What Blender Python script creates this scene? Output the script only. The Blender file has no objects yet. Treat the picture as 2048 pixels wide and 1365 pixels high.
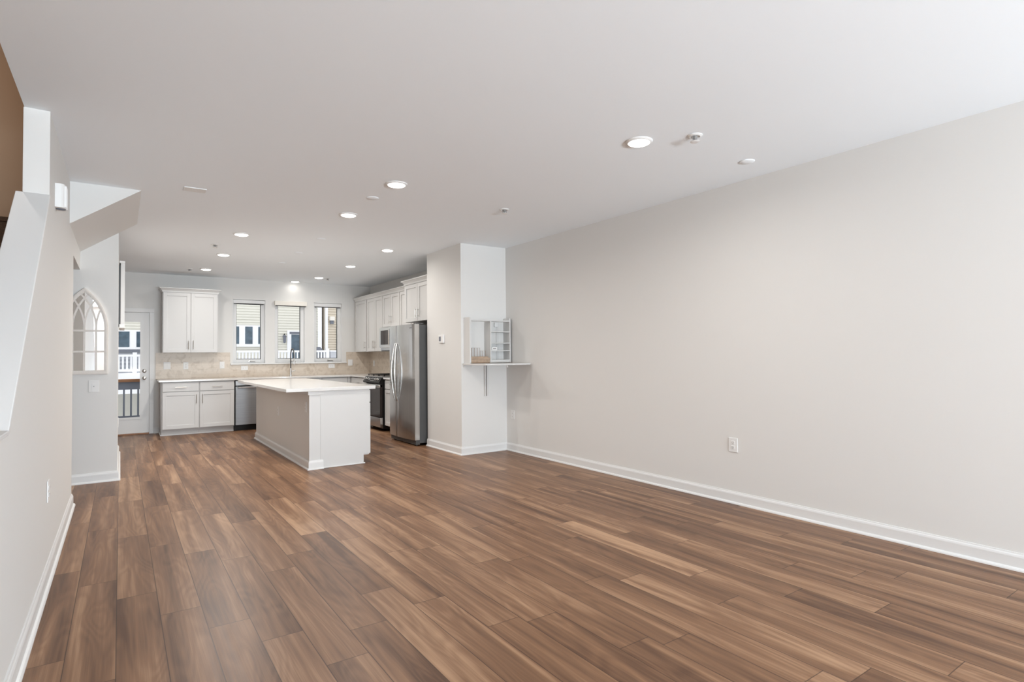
import bpy, bmesh, math, random
from mathutils import Vector, Matrix
random.seed(7)
C = bpy.context.scene.collection
S = bpy.context.scene

# ------------------------------------------------------------------ camera
F_PX, YAW, PITCH, ROLL, EYE = 1135.43, math.radians(34.6157), math.radians(1.3702), math.radians(-0.5400), 1.285
cy, sy = math.cos(YAW), math.sin(YAW)
f0, r0, u0 = Vector((sy, cy, 0)), Vector((cy, -sy, 0)), Vector((0, 0, 1))
fw = f0 * math.cos(PITCH) + u0 * math.sin(PITCH)
u1 = u0 * math.cos(PITCH) - f0 * math.sin(PITCH)
rt = r0 * math.cos(ROLL) + u1 * math.sin(ROLL)
up = u1 * math.cos(ROLL) - r0 * math.sin(ROLL)
cd = bpy.data.cameras.new('camera'); cam = bpy.data.objects.new('camera', cd); C.objects.link(cam)
cd.sensor_width = 36; cd.lens = 36 * F_PX / 2048; cd.clip_start = 0.02; cd.clip_end = 200
cam.matrix_world = Matrix(((rt.x, up.x, -fw.x, 0), (rt.y, up.y, -fw.y, 0), (rt.z, up.z, -fw.z, EYE), (0, 0, 0, 1)))
S.camera = cam

# ------------------------------------------------------------------ world, fill lamps, exposure
S.view_settings.view_transform = 'Standard'
S.view_settings.look = 'None'
S.view_settings.gamma = 1
S.view_settings.use_curve_mapping = False
S.view_settings.exposure = 0.13
w = bpy.data.worlds.new('sky'); S.world = w; w.use_nodes = True
bg = w.node_tree.nodes['Background']
bg.inputs[0].default_value = (0.98, 0.98, 1.0, 1); bg.inputs[1].default_value = 1.36

def area(name, loc, rot, sx, sy_, power, col=(1, 1, 1), shape='RECTANGLE', spread=180):
    l = bpy.data.lights.new(name, 'AREA'); l.shape = shape; l.size = sx; l.size_y = sy_
    l.energy = power; l.color = col; l.spread = math.radians(spread)
    o = bpy.data.objects.new(name, l); C.objects.link(o); o.location = loc; o.rotation_euler = rot
    return o
# added area lamps in two unseen rear openings, aimed up to brighten the ceiling
area('window_daylight', (1.0, -5.46, 0.75), (math.radians(157), 0, 0), 1.7, 0.8, 600, (0.79, 0.905, 1.0))
area('window_daylight', (3.1, -5.46, 0.75), (math.radians(157), 0, 0), 1.7, 0.8, 600, (0.79, 0.905, 1.0))

# ------------------------------------------------------------------ materials
def srgb(r, g, b):
    f = lambda c: (c / 255 / 12.92) if c / 255 <= 0.04045 else ((c / 255 + 0.055) / 1.055) ** 2.4
    return (f(r), f(g), f(b), 1)

def mat(name, col, rough=0.5, metal=0.0, spec=0.5, var=0.0, scale=(8, 8, 8), bump=0.0, bscale=60, emit=None, coat=0):
    m = bpy.data.materials.new(name); m.use_nodes = True
    nt = m.node_tree; b = nt.nodes['Principled BSDF']
    b.inputs['Base Color'].default_value = col; b.inputs['Roughness'].default_value = rough
    b.inputs['Metallic'].default_value = metal; b.inputs['Specular IOR Level'].default_value = spec
    b.inputs['Coat Weight'].default_value = coat
    tc = nt.nodes.new('ShaderNodeTexCoord'); mp = nt.nodes.new('ShaderNodeMapping')
    mp.inputs['Scale'].default_value = scale
    nt.links.new(tc.outputs['Object'], mp.inputs[0])
    if var:
        n = nt.nodes.new('ShaderNodeTexNoise'); n.inputs['Scale'].default_value = 1; n.inputs['Detail'].default_value = 4
        nt.links.new(mp.outputs[0], n.inputs['Vector'])
        r = nt.nodes.new('ShaderNodeValToRGB')
        r.color_ramp.elements[0].position = 0.3; r.color_ramp.elements[1].position = 0.7
        r.color_ramp.elements[0].color = tuple(c * (1 - var) for c in col[:3]) + (1,)
        r.color_ramp.elements[1].color = tuple(min(1, c * (1 + var)) for c in col[:3]) + (1,)
        nt.links.new(n.outputs['Fac'], r.inputs[0]); nt.links.new(r.outputs[0], b.inputs['Base Color'])
    if bump:
        n2 = nt.nodes.new('ShaderNodeTexNoise'); n2.inputs['Scale'].default_value = bscale; n2.inputs['Detail'].default_value = 2
        nt.links.new(mp.outputs[0] if var else tc.outputs['Object'], n2.inputs['Vector'])
        bp = nt.nodes.new('ShaderNodeBump'); bp.inputs['Strength'].default_value = bump; bp.inputs['Distance'].default_value = 0.002
        nt.links.new(n2.outputs['Fac'], bp.inputs['Height']); nt.links.new(bp.outputs[0], b.inputs['Normal'])
    if emit:
        b.inputs['Emission Color'].default_value = emit[0]; b.inputs['Emission Strength'].default_value = emit[1]
    return m

M = {}
M['wall'] = mat('wall_paint', (0.735, 0.722, 0.70, 1), 0.75, spec=0.3, bump=0.08, bscale=250)
M['ceil'] = mat('ceiling_paint', (0.90, 0.93, 0.955, 1), 0.9, spec=0.2, bump=0.05, bscale=200)
M['trim'] = mat('white_trim_paint', (0.755, 0.75, 0.74, 1), 0.4, spec=0.4)
M['cab'] = mat('white_cabinet_paint', (0.655, 0.645, 0.63, 1), 0.38, spec=0.4)
M['cabin'] = mat('cabinet_frame_paint', (0.62, 0.605, 0.59, 1), 0.5)
M['plate'] = mat('white_plastic', (0.80, 0.79, 0.775, 1), 0.5, spec=0.3)
M['slot'] = mat('outlet_slots', (0.25, 0.24, 0.23, 1), 0.6)
M['steel'] = mat('brushed_steel', (0.60, 0.595, 0.59, 1), 0.21, 1.0, var=0.05, scale=(60, 60, 1.5))
M['steel_l'] = mat('light_steel', (0.72, 0.72, 0.71, 1), 0.22, 1.0)
M['steel_dw'] = mat('grey_steel', (0.34, 0.345, 0.355, 1), 0.4, 0.8, var=0.05, scale=(2, 60, 60))
M['nickel'] = mat('satin_nickel', (0.62, 0.60, 0.57, 1), 0.3, 1.0)
M['chrome'] = mat('chrome', (0.75, 0.75, 0.74, 1), 0.12, 1.0)
M['black'] = mat('black_enamel', (0.012, 0.011, 0.011, 1), 0.4, spec=0.25)
M['blackglass'] = mat('black_oven_glass', (0.03, 0.022, 0.02, 1), 0.08, spec=0.3)
M['darkgrey'] = mat('dark_grey_metal', (0.085, 0.085, 0.085, 1), 0.42, 0.3, bump=0.2, bscale=400)
M['carpet'] = mat('brown_carpet', srgb(104, 84, 70), 0.95, spec=0.1, var=0.25, scale=(120, 120, 120), bump=0.6, bscale=300)
M['tan'] = mat('stairwell_tan_paint', srgb(190, 163, 138), 0.85, spec=0.2, bump=0.08, bscale=250)
M['wood'] = mat('stained_wood', srgb(140, 96, 62), 0.45, var=0.3, scale=(3, 40, 40))
M['tanwood'] = mat('light_wood', srgb(178, 154, 132), 0.5, var=0.15, scale=(30, 4, 30))
M['siding'] = mat('pale_vinyl_siding', srgb(222, 220, 210), 0.7, var=0.02)
M['siding_b'] = mat('beige_vinyl_siding', srgb(208, 198, 182), 0.7, var=0.03)
M['sid_grey'] = mat('grey_vinyl_siding', srgb(158, 162, 170), 0.7, var=0.02)
M['wire'] = mat('brown_wire', srgb(150, 124, 104), 0.5)
M['outwhite'] = mat('white_vinyl', srgb(242, 243, 246), 0.5)
M['outglass'] = mat('dark_window_glass', srgb(74, 92, 106), 0.15, spec=0.6, var=0.3, scale=(6, 6, 6))
M['outgrey'] = mat('grey_painted_metal', srgb(112, 116, 126), 0.5)
M['pave'] = mat('pale_pavement', srgb(196, 198, 204), 0.9, var=0.05)
M['lens'] = mat('lit_lens', (1, 1, 1, 1), 0.5, emit=((1.0, 0.965, 0.90, 1), 6.0))
M['shadecloth'] = mat('cream_shade_box', srgb(234, 229, 220), 0.6)
M['mirror'] = mat('mirror_silver', (0.86, 0.86, 0.86, 1), 0.02, 1.0)
M['antique'] = mat('antique_white_paint', srgb(226, 219, 212), 0.6, var=0.03, scale=(30, 30, 30))

def m_quartz():
    m = mat('white_quartz', (0.72, 0.708, 0.69, 1), 0.14, spec=0.5, var=0.025, scale=(25, 25, 25))
    return m
M['quartz'] = m_quartz()

def m_tile():
    m = mat('stone_tile', srgb(214, 200, 184), 0.35, spec=0.4)
    nt = m.node_tree; b = nt.nodes['Principled BSDF']; tc = nt.nodes['Texture Coordinate']
    sx = nt.nodes.new('ShaderNodeSeparateXYZ'); nt.links.new(tc.outputs['Object'], sx.inputs[0])
    ad = nt.nodes.new('ShaderNodeMath'); nt.links.new(sx.outputs[0], ad.inputs[0]); nt.links.new(sx.outputs[1], ad.inputs[1])
    cb = nt.nodes.new('ShaderNodeCombineXYZ'); nt.links.new(ad.outputs[0], cb.inputs[0]); nt.links.new(sx.outputs[2], cb.inputs[1])
    br = nt.nodes.new('ShaderNodeTexBrick'); nt.links.new(cb.outputs[0], br.inputs['Vector'])
    br.inputs['Scale'].default_value = 1; br.inputs['Brick Width'].default_value = 0.305; br.inputs['Row Height'].default_value = 0.0765
    br.inputs['Mortar Size'].default_value = 0.0015
    br.inputs['Color1'].default_value = srgb(212, 199, 184); br.inputs['Color2'].default_value = srgb(205, 191, 175)
    br.inputs['Mortar'].default_value = srgb(196, 184, 170)
    n = nt.nodes.new('ShaderNodeTexNoise'); n.inputs['Scale'].default_value = 9; n.inputs['Detail'].default_value = 6; n.inputs['Distortion'].default_value = 1.2
    nt.links.new(tc.outputs['Object'], n.inputs['Vector'])
    rp = nt.nodes.new('ShaderNodeValToRGB'); rp.color_ramp.elements[0].position = 0.33; rp.color_ramp.elements[1].position = 0.5
    rp.color_ramp.elements[0].color = (0.78, 0.74, 0.70, 1); rp.color_ramp.elements[1].color = (1, 1, 1, 1)
    nt.links.new(n.outputs['Fac'], rp.inputs[0])
    mx = nt.nodes.new('ShaderNodeMixRGB'); mx.blend_type = 'MULTIPLY'; mx.inputs[0].default_value = 0.85
    nt.links.new(br.outputs[0], mx.inputs[1]); nt.links.new(rp.outputs[0], mx.inputs[2]); nt.links.new(mx.outputs[0], b.inputs['Base Color'])
    return m
M['tile'] = m_tile()

def m_glass():
    m = bpy.data.materials.new('clear_pane_glass'); m.use_nodes = True; nt = m.node_tree; nt.nodes.clear()
    o = nt.nodes.new('ShaderNodeOutputMaterial'); t = nt.nodes.new('ShaderNodeBsdfTransparent'); g = nt.nodes.new('ShaderNodeBsdfGlossy')
    g.inputs['Roughness'].default_value = 0.02; t.inputs[0].default_value = (0.97, 0.98, 0.98, 1)
    fr = nt.nodes.new('ShaderNodeFresnel'); fr.inputs[0].default_value = 1.06
    mx = nt.nodes.new('ShaderNodeMixShader'); nt.links.new(fr.outputs[0], mx.inputs[0])
    nt.links.new(t.outputs[0], mx.inputs[1]); nt.links.new(g.outputs[0], mx.inputs[2]); nt.links.new(mx.outputs[0], o.inputs[0])
    return m
M['glass'] = m_glass()

def m_floor():
    m = bpy.data.materials.new('wood_plank_floor'); m.use_nodes = True; nt = m.node_tree; b = nt.nodes['Principled BSDF']
    N, L = nt.nodes.new, nt.links.new
    uv = N('ShaderNodeUVMap'); uv.uv_map = 'UVMap'
    at = N('ShaderNodeAttribute'); at.attribute_name = 'plank'
    sp = N('ShaderNodeSeparateXYZ'); L(uv.outputs[0], sp.inputs[0])
    sc = N('ShaderNodeSeparateColor'); L(at.outputs['Color'], sc.inputs[0])
    def math_(op, a, b_=None, clamp=False):
        n = N('ShaderNodeMath'); n.operation = op; n.use_clamp = clamp
        for i, v in enumerate((a, b_)):
            if v is None: continue
            if isinstance(v, (int, float)): n.inputs[i].default_value = v
            else: L(v, n.inputs[i])
        return n.outputs[0]
    def vec(x, y, z):
        c = N('ShaderNodeCombineXYZ')
        for i, v in enumerate((x, y, z)):
            if isinstance(v, (int, float)): c.inputs[i].default_value = v
            else: L(v, c.inputs[i])
        return c.outputs[0]
    u, v = sp.outputs[0], sp.outputs[1]
    R, G, B = sc.outputs[0], sc.outputs[1], sc.outputs[2]
    z1 = math_('MULTIPLY', R, 91.0); z2 = math_('MULTIPLY', G, 57.0)
    # broad heartwood / sapwood bands running along each plank
    def noise(x, y, z, det, dist=0.0, ro=0.5):
        n = N('ShaderNodeTexNoise'); L(vec(x, y, z), n.inputs['Vector'])
        n.inputs['Scale'].default_value = 1; n.inputs['Detail'].default_value = det; n.inputs['Distortion'].default_value = dist; n.inputs['Roughness'].default_value = ro
        return n.outputs['Fac']
    b1 = noise(math_('ADD', math_('MULTIPLY', u, 9.0), z2), math_('MULTIPLY', v, 0.5), z1, 2, 0.6)
    # cathedral figure: contour lines of a slow field
    b2 = noise(math_('ADD', math_('MULTIPLY', u, 8.0), z1), math_('MULTIPLY', v, 1.1), z2, 1, 0.3)
    fig = math_('SINE', math_('MULTIPLY', b2, 62.0))
    g1 = noise(math_('MULTIPLY', u, 330.0), math_('MULTIPLY', v, 4.0), z1, 2)
    g2 = noise(math_('MULTIPLY', u, 70.0), math_('MULTIPLY', v, 1.3), z1, 3)
    t = math_('MULTIPLY', math_('SUBTRACT', b1, 0.5), 1.4)
    t = math_('ADD', t, math_('MULTIPLY', math_('SUBTRACT', B, 0.5), 0.19))
    t = math_('ADD', t, math_('MULTIPLY', fig, 0.045))
    t = math_('ADD', t, math_('MULTIPLY', math_('SUBTRACT', g1, 0.5), 0.22))
    t = math_('ADD', t, math_('MULTIPLY', math_('SUBTRACT', g2, 0.5), 0.42))
    t = math_('ADD', t, 0.5)
    rp = N('ShaderNodeValToRGB'); L(t, rp.inputs[0]); cr = rp.color_ramp
    cr.elements[0].position = 0.12; cr.elements[0].color = srgb(90, 63, 46)
    cr.elements[1].position = 0.92; cr.elements[1].color = srgb(180, 144, 113)
    e = cr.elements.new(0.5); e.color = srgb(131, 97, 72)
    # joints between planks
    W_ = 0.1803
    du = math_('MINIMUM', u, math_('SUBTRACT', W_, u))
    Lp = math_('SUBTRACT', 1.235, v)
    dv = math_('MINIMUM', v, Lp)
    d = math_('MINIMUM', du, dv)
    line = math_('SUBTRACT', 1.0, math_('MULTIPLY', d, 340.0), True)
    mx = N('ShaderNodeMixRGB'); L(math_('MULTIPLY', line, 0.95), mx.inputs[0]); L(rp.outputs[0], mx.inputs[1]); mx.inputs[2].default_value = srgb(50, 33, 23)
    L(mx.outputs[0], b.inputs['Base Color'])
    rr = N('ShaderNodeMapRange'); L(g2, rr.inputs[0]); rr.inputs[3].default_value = 0.31; rr.inputs[4].default_value = 0.41
    L(rr.outputs[0], b.inputs['Roughness'])
    b.inputs['Specular IOR Level'].default_value = 0.2
    bp = N('ShaderNodeBump'); bp.inputs['Strength'].default_value = 0.12; bp.inputs['Distance'].default_value = 0.0006
    L(g2, bp.inputs['Height']); L(bp.outputs[0], b.inputs['Normal'])
    return m
M['floor'] = m_floor()

# ------------------------------------------------------------------ mesh helpers
def BM(): return bmesh.new()
def box(bm, x0, x1, y0, y1, z0, z1):
    vs = [bm.verts.new(p) for p in ((x0, y0, z0), (x1, y0, z0), (x1, y1, z0), (x0, y1, z0), (x0, y0, z1), (x1, y0, z1), (x1, y1, z1), (x0, y1, z1))]
    for f in ((0, 3, 2, 1), (4, 5, 6, 7), (0, 1, 5, 4), (1, 2, 6, 5), (2, 3, 7, 6), (3, 0, 4, 7)): bm.faces.new([vs[i] for i in f])
    return bm
def prism(bm, pts_a, pts_b):
    """two matching outlines joined into a solid"""
    a = [bm.verts.new(p) for p in pts_a]; b = [bm.verts.new(p) for p in pts_b]; n = len(a)
    bm.faces.new(a); bm.faces.new(b[::-1])
    for i in range(n): bm.faces.new((a[i], b[i], b[(i + 1) % n], a[(i + 1) % n]))
    return bm
def tube(bm, pts, r, n=10, cap=True, closed=False):
    pts = [Vector(p) for p in pts]; rings = []
    rs = r if isinstance(r, (list, tuple)) else [r] * len(pts)
    prev = None
    for i, p in enumerate(pts):
        if closed: t = (pts[(i + 1) % len(pts)] - pts[i - 1]).normalized()
        else: t = (pts[min(i + 1, len(pts) - 1)] - pts[max(i - 1, 0)]).normalized()
        if prev is None:
            a = Vector((0, 0, 1)) if abs(t.z) < 0.9 else Vector((1, 0, 0))
            nx = t.cross(a).normalized()
        else: nx = (prev - t * prev.dot(t)).normalized()
        prev = nx; ny = t.cross(nx)
        rings.append([bm.verts.new(p + nx * rs[i] * math.cos(2 * math.pi * k / n) + ny * rs[i] * math.sin(2 * math.pi * k / n)) for k in range(n)])
    m = len(rings)
    for i in range(m if closed else m - 1):
        A, B_ = rings[i], rings[(i + 1) % m]
        for k in range(n): bm.faces.new((A[k], A[(k + 1) % n], B_[(k + 1) % n], B_[k]))
    if cap and not closed: bm.faces.new(rings[0][::-1]); bm.faces.new(rings[-1])
    return bm
def lathe(bm, c, prof, n=28, axis=(0, 0, 1)):
    """prof: (radius, height) pairs along axis from c"""
    ax = Vector(axis).normalized(); a = Vector((1, 0, 0)) if abs(ax.x) < 0.9 else Vector((0, 1, 0))
    e1 = ax.cross(a).normalized(); e2 = ax.cross(e1); c = Vector(c); rings = []
    for r, h in prof:
        rings.append([bm.verts.new(c + ax * h + (e1 * math.cos(2 * math.pi * k / n) + e2 * math.sin(2 * math.pi * k / n)) * max(r, 1e-4)) for k in range(n)])
    for A, B_ in zip(rings, rings[1:]):
        for k in range(n): bm.faces.new((A[k], A[(k + 1) % n], B_[(k + 1) % n], B_[k]))
    bm.faces.new(rings[0][::-1]); bm.faces.new(rings[-1])
    return bm

def wloc(o):
    p = Vector((0, 0, 0))
    while o is not None: p += o.location; o = o.parent
    return p
def obj(name, bm, m, parent=None, loc=None, bevel=0, smooth=False):
    """links bm (built in world coordinates) as one mesh object whose origin is loc"""
    base = wloc(parent) if parent else Vector((0, 0, 0))
    if loc is None:
        if parent: loc = base
        else:
            xs = [v.co for v in bm.verts]
            lo = Vector((min(v.x for v in xs), min(v.y for v in xs), min(v.z for v in xs))); hi = Vector((max(v.x for v in xs), max(v.y for v in xs), max(v.z for v in xs)))
            loc = Vector(((lo.x + hi.x) / 2, (lo.y + hi.y) / 2, lo.z))
    loc = Vector(loc)
    bmesh.ops.translate(bm, verts=bm.verts, vec=-loc)
    bmesh.ops.recalc_face_normals(bm, faces=bm.faces)
    me = bpy.data.meshes.new(name); bm.to_mesh(me); bm.free()
    me.materials.append(M[m] if isinstance(m, str) else m)
    if smooth:
        for p in me.polygons: p.use_smooth = True
    o = bpy.data.objects.new(name, me); C.objects.link(o); o.parent = parent; o.location = loc - base
    if bevel:
        md = o.modifiers.new('edge', 'BEVEL'); md.width = bevel; md.segments = 2; md.limit_method = 'ANGLE'
    if smooth:
        for p in me.polygons: p.use_smooth = True
        md = o.modifiers.new('ws', 'EDGE_SPLIT'); md.split_angle = math.radians(40)
    return o
def tag(o, label, cat, group=None):
    o['label'] = label; o['category'] = cat
    if group: o['group'] = group
    return o
def thing(name, loc, label, cat, group=None):
    o = bpy.data.objects.new(name, None); o.empty_display_size = 0.1; C.objects.link(o); o.location = loc
    return tag(o, label, cat, group)
def struct(name, bm, m, parent=None, **k):
    o = obj(name, bm, m, parent, **k)
    if parent is None: o['kind'] = 'structure'; o['label'] = name.replace('_', ' ') + ' of the open living room and kitchen'; o['category'] = name.split('_')[0]
    return o
def slabel(o, label): o['label'] = label; return o

class Fr:
    """a wall-facing frame: a runs along the wall, d comes out of it, z is up"""
    def __init__(s, o, u, n): s.o, s.u, s.n = Vector(o), Vector(u), Vector(n)
    def p(s, a, d, z): return s.o + s.u * a + s.n * d + Vector((0, 0, z))
def fbox(bm, F, a0, a1, d0, d1, z0, z1):
    P = [F.p(a, d, z) for a, d, z in ((a0, d0, z0), (a1, d0, z0), (a1, d1, z0), (a0, d1, z0), (a0, d0, z1), (a1, d0, z1), (a1, d1, z1), (a0, d1, z1))]
    vs = [bm.verts.new(p) for p in P]
    for f in ((0, 3, 2, 1), (4, 5, 6, 7), (0, 1, 5, 4), (1, 2, 6, 5), (2, 3, 7, 6), (3, 0, 4, 7)): bm.faces.new([vs[i] for i in f])
    return bm
def shaker(F, a0, a1, z0, z1, d0, fwid=0.057, t=0.02, rec=0.012):
    bm = BM()
    fbox(bm, F, a0 + fwid - .002, a1 - fwid + .002, d0, d0 + t - rec, z0 + fwid - .002, z1 - fwid + .002)
    for q in ((a0, a0 + fwid, z0, z1), (a1 - fwid, a1, z0, z1), (a0 + fwid, a1 - fwid, z0, z0 + fwid), (a0 + fwid, a1 - fwid, z1 - fwid, z1)):
        fbox(bm, F, q[0], q[1], d0, d0 + t, q[2], q[3])
    return bm
def slab(F, a0, a1, z0, z1, d0, t=0.02):
    return fbox(BM(), F, a0, a1, d0, d0 + t, z0, z1)
def pull(F, a, z, ln, d0, vert=True, r=0.006):
    bm = BM(); h = ln / 2
    if vert:
        tube(bm, [F.p(a, d0 + .03, z - h), F.p(a, d0 + .03, z + h)], r)
        for s in (-.32, .32): tube(bm, [F.p(a, d0 - .002, z + s * ln), F.p(a, d0 + .03, z + s * ln)], r * .85)
    else:
        tube(bm, [F.p(a - h, d0 + .03, z), F.p(a + h, d0 + .03, z)], r)
        for s in (-.32, .32): tube(bm, [F.p(a + s * ln, d0 - .002, z), F.p(a + s * ln, d0 + .03, z)], r * .85)
    return bm

CEIL = 2.735; XR = 4.315; YB = 11.48; XL = -0.345; YP = 6.39; XP = 3.615; YQ = 7.32; XQ = -0.02

# ------------------------------------------------------------------ room shell
def build_floor():
    W_, LN = 0.1803, 1.235
    known = {-1: 4.346, 0: 4.042, 1: 3.712, 2: 3.359, 3: 3.063, 4: 2.782, 5: 2.41, 6: 2.65, 7: 3.01, 8: 2.733, 9: 3.538,
             12: 1.712, 14: 1.10, 15: 1.822, 16: 2.135, 17: 1.675, 18: 1.317, 20: 1.59, 21: 1.445}
    bm = BM(); uvl = bm.loops.layers.uv.new('UVMap'); cl = bm.loops.layers.color.new('plank')
    rnd = random.Random(11); X0, X1, Y0, Y1 = -2.6, 4.45, -5.2, 11.60
    for k in range(-15, 26):
        xa = -0.188 + k * W_; xb = xa + W_
        j0 = known.get(k, 4.04 - 0.31 * k + rnd.uniform(-.08, .08))
        y = j0 + math.floor((Y0 - j0) / LN) * LN
        while y < Y1:
            a, b_ = max(xa, X0), min(xb, X1); c, d = max(y, Y0), min(y + LN, Y1)
            if a < b_ and c < d:
                vs = [bm.verts.new(p) for p in ((a, c, 0), (b_, c, 0), (b_, d, 0), (a, d, 0))]
                f = bm.faces.new(vs); col = (rnd.random(), rnd.random(), rnd.random(), 1)
                for lp in f.loops:
                    lp[uvl].uv = (lp.vert.co.x - xa, lp.vert.co.y - y); lp[cl] = col
            y += LN
    # slab under the planks
    o = struct('floor', bm, 'floor', loc=(0, 0, 0))
    slabel(o, 'brown wood-look plank floor running through the whole room')
build_floor()
sb = struct('floor_slab', box(BM(), -2.6, 4.45, -5.2, 11.60, -0.15, -0.004), 'trim')
slabel(sb, 'thin floor slab edge beneath the planks')

bm = BM()
box(bm, -0.461, 4.45, -5.2, 11.62, CEIL, CEIL + 0.3)
box(bm, -2.6, -0.461, -5.2, 1.0, CEIL, CEIL + 0.3)
box(bm, -2.6, -0.461, 7.4, 11.62, CEIL, CEIL + 0.3)
slabel(struct('ceiling', bm, 'ceil'), 'flat white ceiling with round lights over living room and kitchen')

slabel(struct('wall_right', box(BM(), XR, XR + 0.12, -5.2, 11.62, 0, CEIL), 'wall'), 'long pale greige wall with two outlets beside the open floor')
bm = BM(); xs = [(-0.50, 0.412)] ; WIN = [(1.695, 2.262), (2.425, 2.985), (3.155, 3.715)]; WZ0, WZ1 = 1.172, 2.36
y0, y1 = YB, 11.62
box(bm, -2.6, -0.50, y0, y1, 0, CEIL); box(bm, -0.50, 0.412, y0, y1, 2.06, CEIL)
box(bm, 0.412, WIN[0][0], y0, y1, 0, CEIL); box(bm, WIN[2][1], 4.32, y0, y1, 0, CEIL)
box(bm, WIN[0][0], WIN[2][1], y0, y1, 0, WZ0); box(bm, WIN[0][0], WIN[2][1], y0, y1, WZ1, CEIL)
box(bm, WIN[0][1], WIN[1][0], y0, y1, WZ0, WZ1); box(bm, WIN[1][1], WIN[2][0], y0, y1, WZ0, WZ1)
slabel(struct('wall_back', bm, 'wall'), 'kitchen back wall holding the glazed door and three windows')
slabel(struct('wall_pillar', box(BM(), XP, XR, YP, 7.37, 0, CEIL), 'wall'), 'boxed wall end beside the refrigerator carrying the folding desk')
bm = BM()
prism(bm, [(-0.465, y, z) for y, z in ((2.4, 0), (6.31, 0), (6.31, CEIL), (4.24, CEIL), (4.24, 2.22), (2.83, 1.0), (2.4, 1.0))],
      [(XL, y, z) for y, z in ((2.4, 0), (6.31, 0), (6.31, CEIL), (4.24, CEIL), (4.24, 2.22), (2.83, 1.0), (2.4, 1.0))])
box(bm, -0.465, XL, 6.31, YQ, 2.2, CEIL)
slabel(struct('wall_left', bm, 'wall'), 'stair-side wall with sloped top and full-height column')
# white cap on the sloped knee wall
bm = BM(); pr = [(2.4, 1.0), (2.83, 1.0), (4.24, 2.222), (4.24, 2.245), (2.822, 1.018), (2.4, 1.018)]
prism(bm, [(-0.497, y, z) for y, z in pr], [(XL + 0.004, y, z) for y, z in pr])
slabel(struct('trim_1', bm, 'trim', bevel=0.003), 'white sloped cap board on the stair knee wall')
# dropped soffit under the upper stair run
bm = BM(); tri = [(XL, 2.388), (XL, CEIL), (0.143, CEIL)]
prism(bm, [(x, 5.83, z) for x, z in tri], [(x, YQ, z) for x, z in tri])
slabel(struct('wall_soffit', bm, 'wall'), 'wedge-shaped stair soffit hanging from the ceiling')
slabel(struct('wall_partition', box(BM(), -2.6, XQ, YQ, 9.45, 0, CEIL), 'wall'), 'partition wall carrying the arched mirror')
slabel(struct('wall_hall', box(BM(), -1.62, -1.5, 5.2, YQ, 0, 2.2), 'wall'), 'short hall end wall behind the stair wall')
slabel(struct('ceiling_hall', box(BM(), -1.62, -0.465, 6.30, YQ, 2.2, 2.30), 'ceil'), 'low hall ceiling under the stairs')
slabel(struct('wall_kitchen_side', box(BM(), -1.2, -1.08, 9.45, YB, 0, CEIL), 'wall'), 'side wall of the door alcove')
bm = BM()
box(bm, -2.6, 0.15, -5.2, -5.05, 0, CEIL); box(bm, 1.85, 2.25, -5.2, -5.05, 0, CEIL); box(bm, 3.95, 4.315, -5.2, -5.05, 0, CEIL)
for a, b_ in ((0.15, 1.85), (2.25, 3.95)): box(bm, a, b_, -5.2, -5.05, 0, 0.1); box(bm, a, b_, -5.2, -5.05, 2.5, CEIL)
slabel(struct('wall_rear', bm, 'wall'), 'wall with two tall windows behind the viewpoint')
# stairwell
bm = BM(); box(bm, -1.62, -1.5, -5.05, 5.2, 0, 2.2); box(bm, -1.62, -1.5, -5.05, 6.25, 2.2, 5.3)
slabel(struct('wall_stairwell', bm, 'tan'), 'dim tan wall along the far side of the stairs')
bm = BM(); box(bm, -1.5, -0.465, 6.25, 6.35, 2.3, 5.3); box(bm, -0.461, -0.345, 0.9, 7.4, CEIL + 0.3, 5.3); box(bm, -1.5, -0.461, 0.9, 1.0, CEIL + 0.3, 5.3)
slabel(struct('wall_stairwell_upper', bm, 'tan'), 'upper walls enclosing the dim stairwell')
slabel(struct('ceiling_stairwell', box(BM(), -1.62, -0.345, 0.9, 7.5, 5.3, 5.4), 'ceil'), 'ceiling over the stairwell')
st = thing('staircase', (-0.98, 2.7, 0), 'brown carpeted stairs behind the sloped knee wall', 'stairs')
n = 11; run = 0.235; rise = 0.2035
for i in range(n):
    y = 2.7 + i * run
    bm = BM(); box(bm, -1.497, -0.468, y, y + run + 0.02, max(0, i * rise - 0.25), (i + 1) * rise - .03); box(bm, -1.497, -0.468, y - 0.025, y + run + 0.02, (i + 1) * rise - .03, (i + 1) * rise)
    if i == n - 1: box(bm, -1.497, -0.468, y + run, 6.245, (i + 1) * rise - .15, (i + 1) * rise)
    obj('step', bm, 'carpet', st)

sl = area('stairwell_lamp', (-1.1, 5.6, 5.25), (0, 0, 0), .3, .3, 6, (1.0, 0.95, 0.9), 'DISK', 70)  # added unseen lamp that brightens the stairwell, no fixture built
# baseboards: moulded board with shoe
BP = [(0, 0), (0.030, 0), (0.029, 0.008), (0.024, 0.015), (0.015, 0.019), (0.015, 0.078), (0.012, 0.088), (0.008, 0.094), (0.006, 0.102), (0, 0.102)]
def baseboard(name, a, b, nrm, label, parent=None, ext=(0, 0)):
    a, b, nrm = Vector((*a, 0)), Vector((*b, 0)), Vector((*nrm, 0)); t = (b - a).normalized()
    f = lambda c, e: [c + nrm * d + Vector((0, 0, z)) + t * e * d for d, z in BP]
    bm = prism(BM(), f(a, ext[0]), f(b, ext[1]))
    o = struct(name, bm, 'trim', parent)
    return o if parent else slabel(o, label)
baseboard('baseboard_right', (XR, -5.0), (XR, YP), (-1, 0), 'white baseboard along the long greige wall', ext=(0, -1))
baseboard('baseboard_pillar', (XP, YP), (XR, YP), (0, -1), 'white baseboard under the folding desk', ext=(-1, -1))
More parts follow.
